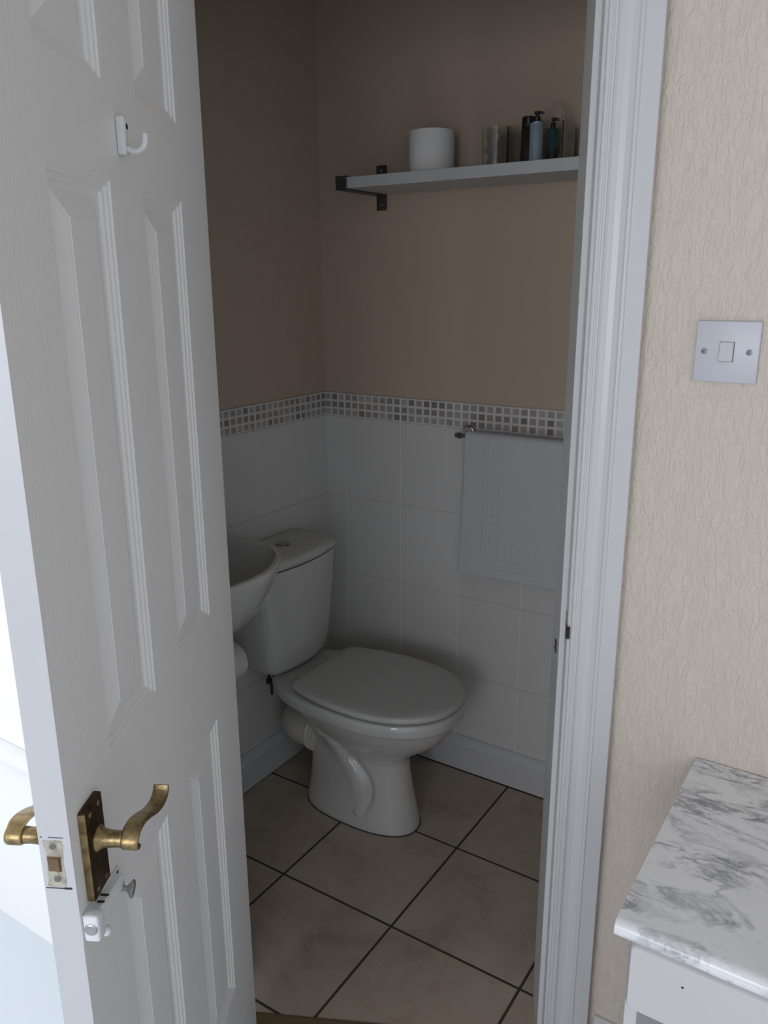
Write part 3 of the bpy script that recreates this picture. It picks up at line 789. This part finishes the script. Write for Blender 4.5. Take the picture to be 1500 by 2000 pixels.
# ------------------------------------------------------------------ paper holder + roll under the basin
ph = thing('toilet_roll_holder', 'chrome toilet roll holder on the left wall beneath the basin', 'toilet roll holder', (.0, -.585, .475)); b0 = ph.location.copy()
bm = bmesh.new(); lathe(bm, (.006, -.650, .4915), (1, 0, 0), [(0, .020), (.004, .020), (.007, .012), (.05, .006)], 24)
tube(bm, [(.03, -.650, .4915), (.062, -.650, .4915), (.070, -.645, .4915), (.070, -.635, .4915), (.070, -.535, .4915)], .005, 12); finish('arm', bm, 'chrome', ph, b0, 45)
def rollmesh(c, axis, r, L, core=.020):
    bm = bmesh.new(); c = Vector(c); ax = Vector(axis).normalized(); u, v = frame_of(ax)
    prof = [(0, core), (0, r - .0015), (.001, r - .0004), (.002, r), (L - .002, r), (L - .001, r - .0004), (L, r - .0015), (L, core), (0, core)]
    rings = [[c + ax * h + (u * math.cos(t) + v * math.sin(t)) * q for t in [2 * math.pi * k / 48 for k in range(48)]] for h, q in prof]
    loft(bm, rings, False, False); bmesh.ops.remove_doubles(bm, verts=bm.verts, dist=1e-6); return bm
tr = thing('toilet_roll', 'white toilet roll hanging on the holder under the basin', 'toilet roll', (.070, -.582, .4760)); b0 = tr.location.copy()
finish('paper_roll', rollmesh((.070, -.635, .4760), (0, 1, 0), .0525, .102), 'paper', tr, b0, 40)
bm = bmesh.new(); lathe(bm, (.070, -.6352, .4760), (0, 1, 0), [(0, .0205), (.1024, .0205), (.1024, .0190), (0, .0190), (0, .0205)], 28, False); finish('cardboard_core', bm, 'card', tr, b0, 40)

# ------------------------------------------------------------------ towel rail + towel
RZ, RY = 1.062, -.060
rl = thing('towel_rail', 'chrome towel rail on the tiled back wall below the mosaic', 'towel rail', (.505, -.0065, 1.062)); b0 = rl.location.copy()
for x in (.505, 1.085):
    bm = bmesh.new(); lathe(bm, (x, -.0065, 1.062), (0, -1, 0), [(0, .0225), (.004, .0230), (.008, .0205), (.010, .0165), (.014, .0160), (.034, .0110), (.042, .0092), (.060, .0092), (.0625, .007)], 32)
    pp = finish('mounting_post', bm, 'chrome', rl, b0, 40)
bm = bmesh.new(); lathe(bm, (.4905, RY, RZ), (1, 0, 0), [(0, .0066), (.001, .0080), (.010, .0080), (.0105, .0065), (.60, .0065), (.6005, .008), (.609, .008), (.61, .0066)], 24); finish('rail', bm, 'chrome', rl, b0, 40)

KEY = ["111111111", "100000001", "101111101", "101000101", "101011101", "101010001", "101011111", "101000000"]
def keymask(a, b):      # a along the border (period 1), b across 0..1
    if b < 0 or b > 1: return 0
    r_ = KEY[min(7, int((a % 1) * 8))]; return 1 if r_[min(8, int(b * 9))] == '1' else 0
X0, X1, ZB = .527, 1.015, .674
def towel_pos(s, x):    # s: length down the front from the top (negative behind)
    R_ = .0125
    if s < -math.pi * R_ / 2: dz = -(s + math.pi * R_ / 2); return (RY + R_, RZ - dz)
    if s > math.pi * R_ / 2: dz = s - math.pi * R_ / 2; return (RY - R_, RZ - dz)
    a = s / R_; return (RY - R_ * math.sin(a), RZ + R_ * math.cos(a))
bm = bmesh.new(); NS, NX = 260, 230
S0_, S1_ = -.30, (RZ - ZB) + .0196
grid = []
for i in range(NS + 1):
    s = S0_ + (S1_ - S0_) * i / NS; row = []
    for j in range(NX + 1):
        x = X0 + (X1 - X0) * j / NX
        y, z = towel_pos(s, x)
        if s > 0:
            dn = s / S1_
            fold = .0035 * math.sin((x - X0) * 21 + .8) * dn + .0022 * math.sin((x - X0) * 47 + 2) * dn
            y -= .002 + abs(.002 * dn) + fold * .6
            xx = x - .012 * dn ** 2.2 * max(0, 1 - (x - X0) / .12)
            m = 0
            bx0, bx1 = X0 + .062, X0 + .112; zb0, zb1 = ZB + .055, ZB + .107
            zz = z
            if bx0 <= x <= bx1 and zz > zb0: m = keymask((zz - zb0) / .082, (x - bx0) / (bx1 - bx0))
            elif zb0 <= zz <= zb1 and x > bx0: m = keymask((x - bx1) / .070, (zz - zb0) / (zb1 - zb0))
            if abs(zz - (ZB + .022)) < .004 : m = -1
            y -= .0016 * m
            z += .004 * math.sin((x - X0) * 9) * dn * dn
            if s > S1_ - .006: y -= .002
        else: xx = x
        row.append(bm.verts.new((xx, y, z)))
    grid.append(row)
for i in range(NS):
    for j in range(NX): bm.faces.new((grid[i][j], grid[i][j + 1], grid[i + 1][j + 1], grid[i + 1][j]))
tw = finish('towel', bm, 'towel', None, (.77, RY, 1.0), 80)
sol = tw.modifiers.new('thickness', 'SOLIDIFY'); sol.thickness = .004; sol.offset = 0
tag(tw, 'white terry towel with raised Greek key border folded over the chrome rail', 'towel')

# ------------------------------------------------------------------ shelf
SH0, SH1 = 1.6975, 1.7245
sh = thing('wall_shelf', 'white wall shelf held by dark metal brackets above the towel rail', 'shelf', (.62, 0, SH0)); b0 = sh.location.copy()
bm = bmesh.new(); box(bm, (.2015, -.190, SH0), (1.20, -.001, SH1), .0008, 1); finish('board', bm, 'shelf', sh, b0)
for x in (.1985, 1.13):
    bm = bmesh.new(); w_ = .034
    box(bm, (x, -.0035, 1.656), (x + w_, -.0002, 1.773), .0015, 2)
    box(bm, (x, -.194, SH0 - .0035), (x + w_, -.003, SH0 - .0003), .0008, 1)
    box(bm, (x, -.1945, SH0 - .0035), (x + w_, -.1905, SH1 + .0035), .0008, 1)
    box(bm, (x, -.194, SH1 + .0003), (x + w_, -.172, SH1 + .0035), .0008, 1)
    br = finish('bracket', bm, 'bracket', sh, b0, 30)
    for zz in (1.671, 1.759):
        bm = bmesh.new(); lathe(bm, (x + w_ / 2, -.0034, zz), (0, -1, 0), [(0, .0042), (.0012, .0036), (.0018, .002)], 16); finish('screw', bm, 'steel', br, b0, 30)
ZS = SH1 + .0005
# spare toilet roll
sr = thing('toilet_roll', 'spare white toilet roll standing on end at the left of the shelf', 'toilet roll', (.428, -.098, ZS)); b0 = sr.location.copy()
finish('paper_roll', rollmesh((.428, -.098, ZS), (0, 0, 1), .0575, .100), 'paper', sr, b0, 40)
bm = bmesh.new(); lathe(bm, (.428, -.098, ZS + .0002), (0, 0, 1), [(0, .0205), (.0996, .0205), (.0996, .0190), (0, .0190), (0, .0205)], 28, False); finish('cardboard_core', bm, 'card', sr, b0, 40)
# tumbler with crumpled film
def cup(c, r0, r1, h, t=.002, seg=40):
    bm = bmesh.new(); lathe(bm, c, (0, 0, 1), [(0, r0 - .002), (.001, r0), (h, r1), (h, r1 - t), (.005, r0 - t), (.0045, .001)], seg); return bm
gl = tag(finish('drinking_glass', cup((.604, -.098, ZS), .030, .0335, .092), 'glass', None, (.604, -.098, ZS), 50), 'clear drinking glass on the shelf beside the spare toilet roll', 'glass')
bm = bmesh.new(); rings = []
for i in range(15):
    z = ZS + .006 + .084 * i / 14; rr = .0095 + .004 * math.sin(i * 1.3) + .003 * (i / 14)
    rings.append([(.594 + .003 * math.sin(i * .7) + math.cos(a) * rr * (1 + .35 * math.sin(a * 3 + i * 1.7)), -.100 + math.sin(a) * rr * (1 + .35 * math.sin(a * 4 + i)), z) for a in [2 * math.pi * k / 22 for k in range(22)]])
loft(bm, rings)
tag(finish('cellophane_sleeve', bm, 'film', None, (.594, -.1, ZS + .006), 25), 'crumpled clear cellophane standing inside the drinking glass', 'wrapper')
# acrylic tray with bottles
tray = thing('acrylic_organiser', 'clear acrylic box holding small toiletry bottles at the right of the shelf', 'organiser', (.722, -.10, ZS)); b0 = tray.location.copy()
tx0, tx1, ty0, ty1, hh, tt = .655, .790, -.145, -.065, .083, .0022
for nm, a, b in (('front_wall', (tx0, ty0, 0), (tx1, ty0 + tt, hh)), ('rear_wall', (tx0, ty1 - tt, 0), (tx1, ty1, hh)), ('side_wall', (tx0, ty0 + tt, 0), (tx0 + tt, ty1 - tt, hh)), ('side_wall', (tx1 - tt, ty0 + tt, 0), (tx1, ty1 - tt, hh)), ('base', (tx0 + tt, ty0 + tt, 0), (tx1 - tt, ty1 - tt, .002))):
    bm = bmesh.new(); box(bm, (a[0], a[1], ZS + a[2]), (b[0], b[1], ZS + b[2]), .0003, 1); finish(nm, bm, 'acrylic', tray, b0)
def bottle(name, label, x, y, r, hb, matb, cap, rc=None, square=False):
    z = ZS + .0027; o = thing(name, label, 'bottle', (x, y, z), 'toiletry bottles on the shelf'); b0 = o.location.copy()
    bm = bmesh.new()
    if square: 
        box(bm, (x - r, y - r * .8, z), (x + r, y + r * .8, z + hb), .003, 3)
        lathe(bm, (x, y, z + hb - .001), (0, 0, 1), [(0, r * .45), (.004, r * .45)], 20)
    else: lathe(bm, (x, y, z), (0, 0, 1), [(0, r - .002), (.002, r), (hb - .002, r), (hb, r * .9), (hb + .001, r * .5), (hb + .003, r * .5)], 28)
    finish('body', bm, matb, o, b0, 40)
    bm = bmesh.new(); rc = rc or r * .6
    if cap == 'pump':
        lathe(bm, (x, y, z + hb + .003), (0, 0, 1), [(0, rc), (.010, rc), (.011, rc * .5), (.016, rc * .5), (.016, rc * .9), (.021, rc * .9)], 20)
        box(bm, (x - .001, y - .003, z + hb + .0175), (x + rc * 2.1, y + .003, z + hb + .0225), .001, 2)
    else: lathe(bm, (x, y, z + hb + .002), (0, 0, 1), [(0, rc), (.020, rc), (.0225, rc * .85)], 24)
    finish('cap', bm, 'black', o, b0, 35)
    return o, b0
o, b_ = bottle('toiletry_bottle', 'dark bottle with a broad black cap at the left of the acrylic box', .686, -.096, .0165, .080, 'dark_bottle', 'cap', .0158)
bm = bmesh.new(); lathe(bm, (.686, -.096, ZS + .010), (0, 0, 1), [(0, .0168), (.022, .0168)], 28, True); finish('bottle_label', bm, 'wrap_dark', o, b_, 30)
bottle('toiletry_bottle', 'pale blue bottle with a black pump in the middle of the acrylic box', .7190, -.1245, .0160, .0840, 'blue_bottle', 'pump', .0075)
o, b_ = bottle('toiletry_bottle', 'dark teal bottle at the right in the acrylic box', .7480, -.098, .0135, .072, 'teal_bottle', 'pump', .0060)
bm = bmesh.new(); lathe(bm, (.748, -.098, ZS + .010), (0, 0, 1), [(0, .0138), (.018, .0138)], 28, True); finish('bottle_label', bm, 'wrap_dark', o, b_, 30)
bm = bmesh.new(); pts = spline([(.775, -.100, ZS + .006), (.7755, -.100, ZS + .05), (.774, -.100, ZS + .085), (.772, -.100, ZS + .105), (.765, -.1, ZS + .122), (.753, -.1, ZS + .129), (.747, -.1, ZS + .120)], 34)
tube(bm, pts, [.0088 - .0055 * min(1, i / 26) + .0018 * math.sin(i * 1.9) for i in range(35)], 10)
tag(finish('cellophane_twist', bm, 'film', None, (.772, -.1, ZS), 25), 'clear cellophane twist curling out of the right end of the acrylic box', 'wrapper')
